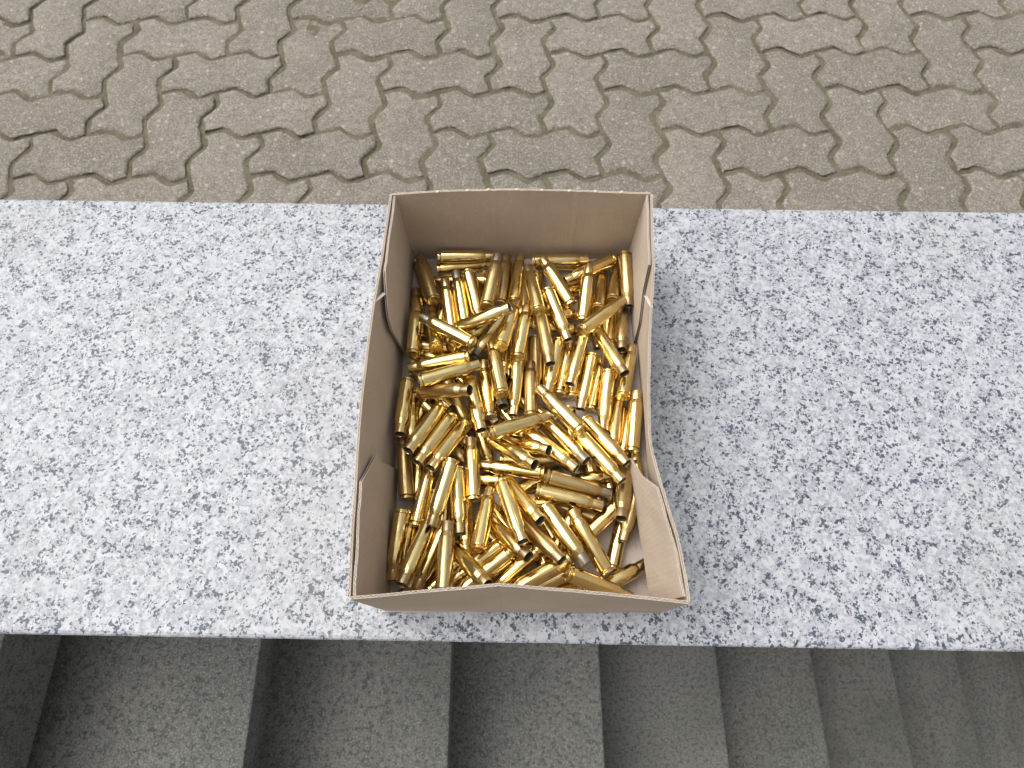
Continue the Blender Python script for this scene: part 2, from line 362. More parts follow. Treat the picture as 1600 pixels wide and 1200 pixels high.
# ------------------------------------------------------------------ the cardboard box
HB, T = .095, .0017
box = empty('cardboard_box', (.006, .178, .0))
tag(box, 'open brown corrugated cardboard box full of brass casings, standing on the granite slab', 'box')
def panel(name, P, nu, nv, mat, flute_top=True, groove=()):
    """corrugated board: two paper liners on a surface P(u, v), wavy fluting between them showing along the top edge"""
    def nrm(u, v):
        e = 1e-3; a = P(min(u + e, 1), v) - P(max(u - e, 0), v); b = P(u, min(v + e, 1)) - P(u, max(v - e, 0)); return a.cross(b).normalized()
    def warp(u, v): return (.0007 * mnoise.noise((u * 5 + len(name), v * 2.2, nu * .37)) + .0002 * mnoise.noise((u * 19, v * 9, nu * .7))) * min(1, 8 * u, 8 * (1 - u))
    us = [i / nu for i in range(nu + 1)]; vs_ = [j / nv for j in range(nv + 1)]
    verts, faces, fm = [], [], []
    pt = .00032
    for lo, hi in ((T / 2 - pt, T / 2), (-T / 2, -T / 2 + pt)):
        base = len(verts); W = nu + 1; Hn = (nu + 1) * (nv + 1)
        for off in (lo, hi):
            for v in vs_:
                for u in us:
                    g = sum(-.00035 * math.exp(-((u - gu) / .005) ** 2) for gu in groove) + warp(u, v)
                    verts.append(P(u, v) + nrm(u, v) * (off + g))
        for j in range(nv):
            for i in range(nu):
                a = base + j * W + i
                faces.append((a, a + W, a + W + 1, a + 1)); fm.append(0)
                a += Hn; faces.append((a, a + 1, a + W + 1, a + W)); fm.append(0)
        def rim(idx):
            for a, b in zip(idx[:-1], idx[1:]):
                faces.append((base + a, base + b, base + b + Hn, base + a + Hn)); fm.append(1)
        top = [nv * W + i for i in range(W)]; rim(top); rim([i for i in range(W)][::-1])
        rim([j * W for j in range(nv + 1)]); rim([j * W + nu for j in range(nv + 1)][::-1])
    me = mesh_of(name, verts, faces, True, 40)
    me.materials.append(mat); me.materials.append(M_EDGE)
    for p, k in zip(me.polygons, fm): p.material_index = k
    o = child(name, me, None, box)
    # fluting
    ln = sum((P((i + 1) / 40, 1) - P(i / 40, 1)).length for i in range(40)); nf = max(4, int(ln / .0030)); m = nf * 8
    fv, ff = [], []; am = T / 2 - pt - .00032; VV = [q / 9 for q in range(10)]
    for v in VV:
        for side in (-.00017, .00017):
            for i in range(m + 1):
                u = i / m; fv.append(P(u, v) + nrm(u, v) * (am * math.sin(2 * math.pi * i / 8) + side + warp(u, v) + sum(-.00035 * math.exp(-((u - gu) / .005) ** 2) for gu in groove)))
    R = m + 1
    for j in range(len(VV) - 1):
        for sd_ in (0, 1):
            for i in range(m):
                a = (2 * j + sd_) * R + i; ff.append((a, a + 1, a + 2 * R + 1, a + 2 * R))
    for i in range(m): a = 2 * (len(VV) - 1) * R + i; ff.append((a, a + 1, a + R + 1, a + R))
    fo = link('fluting', mesh_of('fluting', fv, ff, True, 50), M_EDGE, o)
    return o
def path(pts):
    """point on a smooth path through pts, by relative length"""
    d = [0.]
    for a, b in zip(pts[:-1], pts[1:]): d.append(d[-1] + (Vector(b) - Vector(a)).length)
    d = [q / d[-1] for q in d]
    def f(u):
        h = .03; acc = Vector((0, 0)); ws = 0
        for k in range(-2, 3):
            uu = min(1, max(0, u + k * h * min(1, 4 * min(u, 1 - u)) / 2)); w = 3 - abs(k)
            acc += Vector((interp(uu, d, [p[0] for p in pts]), interp(uu, d, [p[1] for p in pts]))) * w; ws += w
        return acc / ws
    return f
def wallsurf(bottom, top, belly=0., hs=HB, z0=.0019):
    fb, ft = path(bottom), path(top)
    def P(u, v):
        a, b = fb(u), ft(u); q = a.lerp(b, v); return Vector((q.x, q.y, z0 + (hs - z0) * v))
    return P
# side panels (outer), from back to front
panel('left_side_panel', wallsurf([(-.0962, .333), (-.0962, .023)],
      [(-.0972, .3315), (-.0994, .272), (-.1009, .249), (-.1024, .227), (-.1035, .193), (-.1035, .1465), (-.1028, .119), (-.1018, .0953), (-.1008, .0566), (-.099, .0255)][::1]), 60, 8, M_CARDY)
panel('right_side_panel', wallsurf([(.1108, .022), (.1112, .10), (.1115, .20), (.1118, .333)],
      [(.1072, .0226), (.1066, .0374), (.1043, .0605), (.0991, .0848), (.0948, .1073), (.0925, .1236), (.0946, .1559), (.0981, .1903), (.1023, .227), (.1072, .2604), (.1122, .3315)]), 70, 8, M_CARDY)
# back and front panels
panel('back_panel', wallsurf([(.1108, .3345), (-.0955, .3345)],
      [(.1114, .3322), (.0516, .3347), (.0206, .3358), (-.0103, .3360), (-.0516, .3347), (-.0965, .3312)]), 170, 8, M_CARDX, groove=(.275, .605, .78))
def front_top():
    return [(-.0985, .0246), (-.0545, .0284), (-.0082, .0323), (.039, .0288), (.0777, .0252), (.1068, .0220)]
panel('front_panel', wallsurf([(-.0945, .0224), (-.0096, .0213), (.1095, .0208)], front_top()), 170, 8, M_CARDX, groove=(.44,))
# corner flaps folded along the side panels
def flap(name, y0, ends, xb, xt, mat, zlo=.0026):
    zs = [e[1] for e in ends][::-1]; ys = [e[0] for e in ends][::-1]
    def P(u, v):
        z = zlo + (HB - .0012 - zlo) * v; y = y0 + u * (interp(z, zs, ys) - y0)
        return Vector((interp(y, *xb) * (1 - v) + interp(y, *xt) * v, y, z))
    return P
fl = flap('left_back_flap', .3325, [(.262, .095), (.2425, .0876), (.230, .078), (.2247, .0646), (.231, .002)], ([.22, .333], [-.0928, -.0932]), ([.22, .262, .333], [-.0952, -.0968, -.0945]), M_CARDY)
panel('back_flap', fl, 90, 18, M_CARDY)
fl = flap('left_front_flap', .0255, [(.0953, .095), (.122, .070), (.1205, .056), (.129, .002)], ([.02, .13], [-.0928, -.0928]), ([.02, .0953, .13], [-.0958, -.0990, -.0975]), M_CARDY)
panel('front_flap', fl, 90, 18, M_CARDY)
fl = flap('right_back_flap', .3325, [(.265, .095), (.2584, .064), (.243, .042), (.2434, .002)], ([.24, .333], [.1085, .1088]), ([.24, .265, .333], [.1015, .1048, .1090]), M_CARDY)
panel('back_flap', fl, 90, 18, M_CARDY)
fl = flap('right_front_flap', .0255, [(.0924, .095), (.1085, .062), (.133, .024), (.133, .022)], ([.025, .035, .07, .095, .135], [.1025, .0992, .0965, .0942, .0928]), ([.025, .043, .053, .077, .0924, .11, .137], [.1050, .1035, .1025, .0980, .0948, .0912, .0895]), M_CARDY, .023)
panel('front_flap', fl, 90, 18, M_CARDY)
# floor of the box and its seam
child('box_floor', box_mesh('box_floor', -.0972, .1125, .0205, .3355, .0003, .0018), M_CARDF, box)
# locking tabs folded through the side panels
for a, b_ in (((-.1018, .2325, .0940), (-.0966, .2430, .0880)), ((.1030, .2275, .0945), (.1030, .2455, .0800))):
    a, b_ = Vector(a), Vector(b_); mid_ = (a + b_) / 2; dv = b_ - a
    o = child('locking_tab', box_mesh('locking_tab', -.0013, .0013, -dv.length / 2, dv.length / 2, -.0005, .0005, .0003), M_EDGE, box)
    o.location = mid_; o.rotation_euler = dv.to_track_quat('Y', 'Z').to_euler()
# torn nicks along the upper edges
nick = box_mesh('torn_nick', -.0011, .0011, -.0010, .0010, -.0004, .0007, .0003)
for x in (-.060, -.036, -.019, .004, .024, .046, .067, .088):
    o = child('torn_nick', nick, M_EDGE, box); o.location = (x, interp(x, [-.097, -.01, .111], [.3312, .3360, .3322]), HB + .0003); o.rotation_euler = (0, 0, rnd.uniform(-.4, .4))

# ------------------------------------------------------------------ spent casings
SEG = 28
def lathe(name, prof, close=False, sharp=32):
    vs, fs = [], []
    for r, z in prof:
        for k in range(SEG): a = 2 * math.pi * k / SEG; vs.append((r * math.cos(a), r * math.sin(a), z))
    for i in range(len(prof) - 1):
        for k in range(SEG):
            k2 = (k + 1) % SEG; fs.append((i * SEG + k, i * SEG + k2, (i + 1) * SEG + k2, (i + 1) * SEG + k))
    if close: fs.append(tuple(range(SEG))[::-1])
    return mesh_of(name, vs, fs, True, sharp)
mm = .001
HEAD = lathe('case_head', [(2.72 * mm, .25 * mm), (2.72 * mm, 0), (5.65 * mm, 0), (5.98 * mm, .3 * mm), (5.98 * mm, 1.25 * mm), (5.85 * mm, 1.38 * mm), (4.7 * mm, 1.45 * mm), (4.7 * mm, 2.45 * mm), (5.9 * mm, 3.15 * mm), (5.98 * mm, 3.4 * mm)])
BODY = lathe('case_body', [(5.98 * mm, 3.4 * mm), (5.94 * mm, 14 * mm), (5.86 * mm, 27 * mm), (5.77 * mm, 39.2 * mm), (5.62 * mm, 39.9 * mm), (4.55 * mm, 43.1 * mm), (4.36 * mm, 43.7 * mm)], sharp=60)
NECK = lathe('neck', [(4.36 * mm, 43.7 * mm), (4.34 * mm, 50.9 * mm), (4.22 * mm, 51.2 * mm), (4.05 * mm, 51.15 * mm), (3.95 * mm, 50.9 * mm)])
INNER = lathe('neck_bore', [(3.95 * mm, 50.9 * mm), (3.93 * mm, 44 * mm), (5.2 * mm, 39.5 * mm), (5.2 * mm, 30 * mm), (.3 * mm, 29.5 * mm)])
PRIM = lathe('primer', [(.2 * mm, .32 * mm), (.7 * mm, .30 * mm), (1.0 * mm, .10 * mm), (2.35 * mm, .07 * mm), (2.66 * mm, .22 * mm)])
for me in (HEAD, BODY, NECK, INNER, PRIM): me.materials.append(M_BRASS)
CASINGS = [
    (-0.06754, 0.32448, 0.01874, 1.0000, 0.0064, 0.0065, 'b', 'b', 'shiny brass casing, mouth to right, left side, by back wall, backmost'),
    (-0.06947, 0.31806, 0.00778, 0.9902, 0.1392, -0.0104, 'b', 'b', 'shiny brass casing, mouth to right, left side, by back wall, frontmost'),
    (-0.02153, 0.26262, 0.03508, 0.1775, 0.9832, 0.0418, 'd', 'g', 'grey-necked dull casing, mouth to back, on top, middle, second row from back'),
    (-0.01072, 0.27549, 0.01632, 0.1101, 0.9933, 0.0361, 'd', 'd', 'dull brown casing, mouth to back, middle, by back wall'),
    (0.00174, 0.27533, 0.01911, 0.1166, 0.9926, -0.0338, 'b', 'b', 'shiny brass casing, mouth to back, middle, by back wall'),
    (-0.06802, 0.27399, 0.02495, -0.2989, 0.9513, -0.0751, 'd', 'd', 'dull brown casing, mouth to back, along left wall, by back wall'),
    (-0.05122, 0.24599, 0.01845, -0.1693, 0.9806, 0.0983, 'b', 'b', 'shiny brass casing, mouth to back, left side, second row from back'),
    (-0.04047, 0.25264, 0.02187, -0.1818, 0.9796, 0.0862, 'b', 'g', 'grey-necked brass casing, mouth to back, left side, second row from back'),
    (-0.03874, 0.30112, 0.02930, 0.2323, -0.9710, -0.0569, 'b', 'b', 'shiny brass casing, mouth to front, left side, second row from back'),
    (-0.02052, 0.29770, 0.02031, -0.9865, 0.0838, -0.1409, 'b', 'b', 'shiny brass casing, mouth to left, half-buried, left side, by back wall'),
    (-0.03174, 0.22628, 0.03731, -0.8693, 0.4940, -0.0180, 'b', 'g', 'grey-necked brass casing, mouth to back left, on top, left side, third row from back'),
    (-0.04588, 0.24443, 0.02901, 0.8630, 0.1278, 0.4887, 'b', 'b', 'shiny brass casing, mouth to right, on top, left side, second row from back'),
    (-0.00964, 0.22159, 0.04029, 0.2699, 0.9433, -0.1933, 'b', 'b', 'shiny brass casing, mouth to back, on top, middle, second row from back'),
    (-0.00460, 0.26531, 0.01789, -0.5175, -0.8497, 0.1011, 'd', 'k', 'black-necked dull casing, mouth to front left, left side, third row from back'),
    (-0.08265, 0.21955, 0.02950, -0.0080, 0.9909, -0.1347, 'b', 'b', 'shiny brass casing, mouth to back, on top, along left wall, second row from back'),
    (-0.07934, 0.24534, 0.00777, -0.1710, 0.9853, -0.0037, 'b', 'd', 'brown-necked brass casing, mouth to back, half-buried, along left wall, second row from back'),
    (-0.06291, 0.22424, 0.03147, -0.1711, 0.9353, -0.3099, 'b', 'b', 'shiny brass casing, mouth to back, along left wall, second row from back'),
    (-0.02750, 0.23139, 0.00977, -0.9851, 0.0591, 0.1617, 'b', 'b', 'shiny brass casing, mouth to left, half-buried, left side, third row from back, backmost'),
    (-0.03355, 0.21254, 0.01888, -0.9595, 0.2813, -0.0162, 'b', 'b', 'shiny brass casing, mouth to left, half-buried, left side, third row from back, centre'),
    (-0.03531, 0.21673, 0.03153, -0.9846, -0.1549, -0.0815, 'b', 'b', 'shiny brass casing, mouth to left, on top, left side, third row from back'),
    (0.00438, 0.21584, 0.03116, 0.1682, 0.9841, -0.0578, 'b', 'b', 'shiny brass casing, mouth to back, on top, middle, third row from back, backmost'),
    (-0.00812, 0.18125, 0.03686, -0.1758, 0.9702, -0.1667, 'b', 'b', 'shiny brass casing, mouth to back, on top, middle, third row from back, frontmost'),
    (-0.01400, 0.22414, 0.00759, 0.1328, -0.9420, 0.3083, 'b', 'k', 'black-necked brass casing, mouth to front, middle, third row from back'),
    (0.01815, 0.31981, 0.01875, 0.9995, 0.0296, 0.0065, 'b', 'b', 'shiny brass casing, mouth to right, right side, by back wall'),
    (0.05175, 0.27086, 0.02384, -0.4762, 0.8759, 0.0778, 'b', 'b', 'shiny brass casing, mouth to back left, on top, right side, by back wall'),
    (0.02250, 0.25556, 0.03797, -0.1613, 0.9753, -0.1512, 'b', 'd', 'brown-necked brass casing, mouth to back, on top, middle, second row from back'),
    (0.03123, 0.28393, 0.02704, 0.3137, -0.9493, -0.0204, 'b', 'b', 'shiny brass casing, mouth to front, on top, right side, second row from back'),
    (0.02452, 0.26045, 0.02531, 0.1326, -0.9822, 0.1328, 'd', 'd', 'dull brown casing, mouth to front, middle, third row from back'),
    (0.06166, 0.25733, 0.01925, 0.1266, 0.9757, 0.1791, 'b', 'b', 'shiny brass casing, mouth to back, on top, right side, second row from back'),
    (0.07503, 0.26724, 0.02060, 0.1677, 0.9565, -0.2389, 'b', 'b', 'shiny brass casing, mouth to back, along right wall, by back wall'),
    (0.09299, 0.32231, 0.01814, -0.8845, -0.4664, 0.0126, 'b', 'b', 'shiny brass casing, mouth to front left, right side, by back wall'),
    (0.05817, 0.24115, 0.02999, 0.7588, 0.6491, -0.0531, 'b', 'b', 'shiny brass casing, mouth to back right, on top, right side, second row from back'),
    (0.10151, 0.32259, 0.02642, 0.0133, -0.9917, -0.1276, 'd', 'd', 'dull brown casing, mouth to front, on top, along right wall, by back wall'),
    (0.08870, 0.27744, 0.01860, 0.2029, 0.9569, -0.2080, 'd', 'd', 'dull brown casing, mouth to back, half-buried, along right wall, by back wall'),
    (0.09805, 0.27954, 0.00929, -0.0874, -0.9777, 0.1907, 'd', 'd', 'dull brown casing, mouth to front, along right wall, second row from back'),
    (0.08560, 0.23962, 0.00838, 0.0148, 0.9994, -0.0309, 'b', 'b', 'shiny brass casing, mouth to back, half-buried, along right wall, second row from back'),
    (0.07407, 0.24626, 0.01848, 0.3404, -0.8925, 0.2959, 'b', 'd', 'brown-necked brass casing, mouth to front, on top, along right wall, third row from back'),
    (0.06216, 0.24510, 0.01781, -0.2800, -0.9558, 0.0901, 'b', 'b', 'shiny brass casing, mouth to front, on top, right side, third row from back, backmost'),
    (0.06887, 0.22601, 0.01562, -0.2459, -0.9693, 0.0090, 'b', 'b', 'shiny brass casing, mouth to front, on top, right side, third row from back, frontmost'),
    (0.04030, 0.23922, 0.01720, -0.2158, -0.9728, 0.0842, 'b', 'b', 'shiny brass casing, mouth to front, right side, third row from back'),
    (0.03975, 0.19012, 0.01300, 0.2098, 0.9773, -0.0300, 'b', 'b', 'shiny brass casing, mouth to back, right side, third row from back'),
    (0.02087, 0.24728, 0.00755, -0.0216, -0.9998, 0.0021, 'd', 'd', 'dull brown casing, mouth to front, half-buried, middle, third row from back'),
    (0.01549, 0.16792, 0.02164, 0.0030, 0.9943, -0.1067, 'd', 'd', 'dull brown casing, mouth to back, middle, halfway to front'),
    (0.00514, 0.22106, 0.01905, -0.0858, -0.9963, -0.0074, 'b', 'b', 'shiny brass casing, mouth to front, middle, halfway to front'),
    (0.05341, 0.15065, 0.03672, -0.6062, 0.7769, -0.1703, 'b', 'b', 'shiny brass casing, mouth to back left, on top, right side, halfway to front'),
    (0.05930, 0.16668, 0.01862, 0.5626, -0.7912, 0.2398, 'b', 'b', 'shiny brass casing, mouth to front right, on top, right side, third row from front'),
    (0.05367, 0.15187, 0.02439, 0.5724, -0.7912, 0.2155, 'b', 'b', 'shiny brass casing, mouth to front right, right side, third row from front'),
    (0.02669, 0.16693, 0.01744, 0.5970, -0.7547, 0.2722, 'b', 'g', 'grey-necked brass casing, mouth to front right, right side, third row from front'),
    (-0.01734, 0.14778, 0.03893, 0.9117, 0.3580, -0.2016, 'b', 'b', 'shiny brass casing, mouth to right, on top, middle, halfway to front'),
    (-0.00979, 0.15336, 0.00942, 0.7426, -0.3653, 0.5614, 'b', 'b', 'shiny brass casing, mouth to front right, middle, third row from front'),
    (-0.01590, 0.14894, 0.01909, 0.6422, -0.5464, 0.5377, 'b', 'b', 'shiny brass casing, mouth to front right, on top, middle, third row from front'),
    (-0.00866, 0.13638, 0.00764, 0.9834, -0.0617, 0.1708, 'd', 'd', 'dull brown casing, mouth to right, half-buried, middle, third row from front'),
    (0.01204, 0.15677, 0.01930, 0.7333, -0.6570, 0.1749, 'b', 'b', 'shiny brass casing, mouth to front right, half-buried, right side, third row from front'),
    (0.08138, 0.20944, 0.01955, -0.1476, -0.9848, -0.0918, 'b', 'b', 'shiny brass casing, mouth to front, on top, right side, halfway to front'),
    (0.09109, 0.18517, 0.02026, 0.2366, 0.9668, -0.0968, 'b', 'b', 'shiny brass casing, mouth to back, along right wall, third row from back'),
    (0.09034, 0.18838, 0.00790, -0.2043, -0.9629, 0.1766, 'b', 'b', 'shiny brass casing, mouth to front, along right wall, halfway to front'),
    (0.09564, 0.13981, 0.01768, 0.1416, 0.9882, 0.0576, 'b', 'b', 'shiny brass casing, mouth to back, on top, along right wall, halfway to front'),
    (0.06543, 0.17849, 0.00787, 0.2460, 0.9692, -0.0112, 'b', 'b', 'shiny brass casing, mouth to back, half-buried, right side, third row from back, rightmost'),
    (0.10000, 0.09139, 0.00781, 0.0003, 0.9999, -0.0118, 'b', 'b', 'shiny brass casing, mouth to back, half-buried, along right wall, third row from front'),
    (0.05094, 0.18976, 0.00775, 0.2001, 0.9797, -0.0088, 'b', 'b', 'shiny brass casing, mouth to back, half-buried, right side, third row from back, leftmost'),
    (-0.07462, 0.19164, 0.03888, 0.9334, 0.3427, -0.1066, 'b', 'b', 'shiny brass casing, mouth to right, on top, left side, third row from back'),
    (-0.03780, 0.22126, 0.00782, -0.9831, -0.1829, -0.0117, 'b', 'b', 'shiny brass casing, mouth to left, half-buried, left side, third row from back, frontmost'),
    (-0.07520, 0.18943, 0.02245, 0.8315, -0.1868, 0.5232, 'd', 'd', 'dull brown casing, mouth to right, on top, left side, halfway to front'),
    (-0.08652, 0.19865, 0.02368, -0.0122, -0.9755, 0.2196, 'b', 'b', 'shiny brass casing, mouth to front, on top, along left wall, halfway to front'),
    (-0.08350, 0.19095, 0.01331, 0.0849, -0.9571, 0.2769, 'b', 'b', 'shiny brass casing, mouth to front, along left wall, halfway to front'),
    (-0.01801, 0.16817, 0.01882, -0.1259, 0.9919, -0.0150, 'b', 'b', 'shiny brass casing, mouth to back, left side, halfway to front'),
    (-0.03559, 0.20121, 0.02198, 0.2233, -0.9518, 0.2101, 'b', 'b', 'shiny brass casing, mouth to front, left side, halfway to front'),
    (-0.05762, 0.17589, 0.02423, -0.4102, -0.8379, 0.3601, 'b', 'b', 'shiny brass casing, mouth to front left, on top, along left wall, third row from front'),
    (-0.04823, 0.16850, 0.02179, -0.4664, -0.8389, 0.2806, 'b', 'b', 'shiny brass casing, mouth to front left, on top, left side, third row from front, leftmost'),
    (-0.03763, 0.16282, 0.01894, -0.4659, -0.8148, 0.3451, 'b', 'b', 'shiny brass casing, mouth to front left, on top, left side, third row from front, rightmost'),
    (-0.05676, 0.20716, 0.01205, 0.4263, -0.8988, -0.1022, 'd', 'd', 'dull brown casing, mouth to front right, half-buried, left side, halfway to front'),
    (-0.03136, 0.17695, 0.01538, 0.2829, -0.9417, -0.1823, 'b', 'b', 'shiny brass casing, mouth to front, left side, third row from front'),
    (-0.02914, 0.09914, 0.02390, -0.0785, 0.9941, -0.0752, 'b', 'd', 'brown-necked brass casing, mouth to back, on top, left side, third row from front'),
    (-0.08156, 0.10179, 0.01671, -0.1284, 0.9915, 0.0207, 'd', 'd', 'dull brown casing, mouth to back, along left wall, third row from front'),
    (-0.06930, 0.16408, 0.00781, 0.7345, -0.6786, -0.0058, 'd', 'b', 'dull casing, mouth to front right, half-buried, left side, third row from front'),
    (-0.04569, 0.12788, 0.03701, -0.2554, -0.9652, -0.0561, 'b', 'd', 'brown-necked brass casing, mouth to front, on top, left side, second row from front, leftmost'),
    (-0.07337, 0.08111, 0.01775, 0.1857, 0.9826, -0.0016, 'b', 'b', 'shiny brass casing, mouth to back, along left wall, second row from front'),
    (-0.04322, 0.12479, 0.02363, 0.0942, -0.9934, 0.0650, 'b', 'd', 'brown-necked brass casing, mouth to front, on top, left side, second row from front, rightmost'),
    (-0.08312, 0.09280, 0.02453, -0.1008, -0.9824, -0.1570, 'b', 'b', 'shiny brass casing, mouth to front, on top, along left wall, by front wall'),
    (-0.07851, 0.09290, 0.00780, -0.1235, -0.9923, -0.0068, 'b', 'b', 'shiny brass casing, mouth to front, along left wall, by front wall'),
    (-0.06254, 0.08233, 0.02333, -0.2768, -0.8943, 0.3517, 'b', 'd', 'brown-necked brass casing, mouth to front, on top, along left wall, by front wall'),
    (-0.04971, 0.08310, 0.02140, -0.3919, -0.9178, -0.0633, 'b', 'b', 'shiny brass casing, mouth to front left, left side, by front wall, leftmost'),
    (-0.04791, 0.03090, 0.03848, 0.0106, 0.9908, -0.1351, 'd', 'd', 'dull brown casing, mouth to back, on top, left side, by front wall'),
    (-0.04438, 0.06508, 0.02063, 0.5467, -0.5747, 0.6090, 'b', 'b', 'shiny brass casing, mouth to front right, left side, by front wall'),
    (-0.02426, 0.05958, 0.04001, 0.1453, 0.9413, -0.3048, 'b', 'b', 'shiny brass casing, mouth to back, on top, left side, second row from front'),
    (-0.00759, 0.11081, 0.03416, 0.2964, -0.9035, 0.3097, 'b', 'b', 'shiny brass casing, mouth to front, on top, middle, second row from front'),
    (-0.03689, 0.10990, 0.01345, 0.0448, -0.9964, 0.0722, 'b', 'b', 'shiny brass casing, mouth to front, half-buried, left side, second row from front'),
    (-0.05242, 0.08009, 0.00929, 0.0185, 0.9830, 0.1827, 'b', 'b', 'shiny brass casing, mouth to back, half-buried, left side, second row from front'),
    (-0.02427, 0.10560, 0.00768, 0.6567, -0.7538, 0.0244, 'b', 'b', 'shiny brass casing, mouth to front right, half-buried, middle, second row from front, backmost'),
    (-0.01804, 0.08488, 0.01879, 0.5797, -0.5914, 0.5605, 'b', 'd', 'brown-necked brass casing, mouth to front right, middle, second row from front'),
    (-0.00446, 0.11554, 0.02001, 0.4840, -0.6999, 0.5253, 'b', 'b', 'shiny brass casing, mouth to front right, middle, second row from front'),
    (0.00421, 0.08828, 0.02167, 0.6052, -0.6919, 0.3937, 'd', 'd', 'dull brown casing, mouth to front right, on top, middle, second row from front'),
    (0.02401, 0.09349, 0.03421, 0.5604, -0.8266, 0.0525, 'b', 'g', 'grey-necked brass casing, mouth to front right, on top, right side, second row from front'),
    (0.06909, 0.04645, 0.02476, -0.4847, 0.8606, 0.1565, 'b', 'b', 'shiny brass casing, mouth to back left, on top, right side, second row from front'),
    (0.02606, 0.11662, 0.02989, 0.9647, -0.2411, -0.1058, 'd', 'g', 'grey-necked dull casing, mouth to right, on top, right side, second row from front'),
    (0.01831, 0.10595, 0.02854, 0.9737, -0.2277, -0.0107, 'b', 'b', 'shiny brass casing, mouth to right, on top, right side, second row from front'),
    (0.02555, 0.12194, 0.01913, -0.9836, 0.1499, -0.1003, 'b', 'b', 'shiny brass casing, mouth to left, middle, third row from front'),
    (0.09080, 0.12877, 0.01699, -0.2159, -0.8939, 0.3930, 'd', 'd', 'dull brown casing, mouth to front, along right wall, second row from front'),
    (0.10044, 0.11814, 0.01927, -0.3338, -0.9426, -0.0119, 'd', 'd', 'dull brown casing, mouth to front, half-buried, along right wall, second row from front'),
    (0.07502, 0.05055, 0.00757, 0.2945, 0.9557, 0.0004, 'b', 'b', 'shiny brass casing, mouth to back, half-buried, along right wall, second row from front'),
    (0.05480, 0.03072, 0.01699, 0.8875, 0.4559, -0.0666, 'b', 'b', 'shiny brass casing, mouth to back right, right side, by front wall'),
    (0.03916, 0.04533, 0.03582, 0.9120, -0.3180, -0.2593, 'b', 'b', 'shiny brass casing, mouth to right, on top, right side, by front wall'),
    (0.08025, 0.09642, 0.01934, -0.7287, -0.6841, -0.0326, 'b', 'b', 'shiny brass casing, mouth to front left, half-buried, right side, second row from front'),
    (0.01958, 0.06386, 0.02203, -0.7538, -0.6517, -0.0839, 'b', 'b', 'shiny brass casing, mouth to front left, middle, by front wall, leftmost'),
    (0.04134, 0.05639, 0.02685, -0.8675, -0.4933, 0.0646, 'b', 'b', 'shiny brass casing, mouth to front left, middle, by front wall, rightmost'),
    (0.04682, 0.05005, 0.01715, -0.9134, -0.4051, 0.0391, 'b', 'b', 'shiny brass casing, mouth to front left, half-buried, middle, by front wall'),
    (-0.00140, 0.06055, 0.02599, -0.7906, -0.6113, 0.0373, 'b', 'b', 'shiny brass casing, mouth to front left, left side, by front wall, rightmost'),
    (-0.00303, 0.07125, 0.01853, -0.7994, -0.5935, 0.0933, 'b', 'b', 'shiny brass casing, mouth to front left, half-buried, left side, by front wall'),
    (-0.00056, 0.04887, 0.00781, -0.9655, -0.2185, 0.1419, 'b', 'b', 'shiny brass casing, mouth to left, half-buried, left side, by front wall'),
    (0.02122, 0.16197, 0.00777, 0.6484, -0.7610, -0.0238, 'd', 'g', 'grey-necked dull casing, mouth to front right, half-buried, right side, third row from front'),
    (0.05824, 0.15265, 0.00757, 0.2069, -0.9784, -0.0046, 'b', 'b', 'shiny brass casing, mouth to front, half-buried, right side, third row from front, centre'),
    (0.07451, 0.14562, 0.00762, 0.0924, -0.9957, -0.0017, 'b', 'b', 'shiny brass casing, mouth to front, half-buried, right side, third row from front, frontmost'),
    (0.02199, 0.32476, 0.00747, 0.9986, -0.0527, -0.0017, 'b', 'b', 'shiny brass casing, mouth to right, half-buried, right side, by back wall'),
    (0.06511, 0.29850, 0.00788, -0.9008, -0.3877, 0.1957, 'b', 'b', 'shiny brass casing, mouth to front left, half-buried, right side, by back wall'),
    (0.01173, 0.26836, 0.01827, 0.9890, -0.0106, -0.1474, 'b', 'b', 'shiny brass casing, mouth to right, half-buried, right side, second row from back, backmost'),
    (0.01427, 0.25683, 0.01581, 0.9883, -0.1013, -0.1138, 'b', 'b', 'shiny brass casing, mouth to right, half-buried, right side, second row from back, frontmost'),
    (0.02398, 0.31322, 0.00833, -0.0710, -0.9968, -0.0373, 'd', 'd', 'dull brown casing, mouth to front, half-buried, middle, second row from back, rightmost'),
    (0.01176, 0.31092, 0.00765, -0.0587, -0.9983, -0.0065, 'd', 'd', 'dull brown casing, mouth to front, half-buried, middle, second row from back, leftmost'),
    (0.00889, 0.24942, 0.00768, -0.0058, -1.0000, -0.0050, 'b', 'b', 'shiny brass casing, mouth to front, half-buried, middle, third row from back'),
    (-0.00507, 0.25139, 0.00934, -0.0335, -0.9538, 0.2986, 'b', 'b', 'shiny brass casing, mouth to front, middle, third row from back'),
    (-0.03481, 0.14810, 0.00757, -0.7382, 0.6511, 0.1764, 'b', 'b', 'shiny brass casing, mouth to back left, half-buried, left side, halfway to front'),
    (-0.01805, 0.19221, 0.00727, 0.6027, -0.7967, 0.0443, 'b', 'b', 'shiny brass casing, mouth to front right, half-buried, middle, halfway to front'),
    (0.02916, 0.05799, 0.01869, 0.4945, 0.8692, -0.0077, 'b', 'b', 'shiny brass casing, mouth to back right, half-buried, right side, second row from front'),
    (0.02204, 0.09298, 0.00774, 0.4547, -0.8905, -0.0144, 'b', 'b', 'shiny brass casing, mouth to front right, half-buried, right side, second row from front'),
    (-0.02422, 0.27791, 0.00981, 0.3190, 0.9460, -0.0578, 'b', 'b', 'shiny brass casing, mouth to back, half-buried, middle, by back wall, leftmost'),
    (-0.00224, 0.27526, 0.00766, 0.0595, 0.9982, -0.0017, 'b', 'b', 'shiny brass casing, mouth to back, half-buried, middle, by back wall, rightmost'),
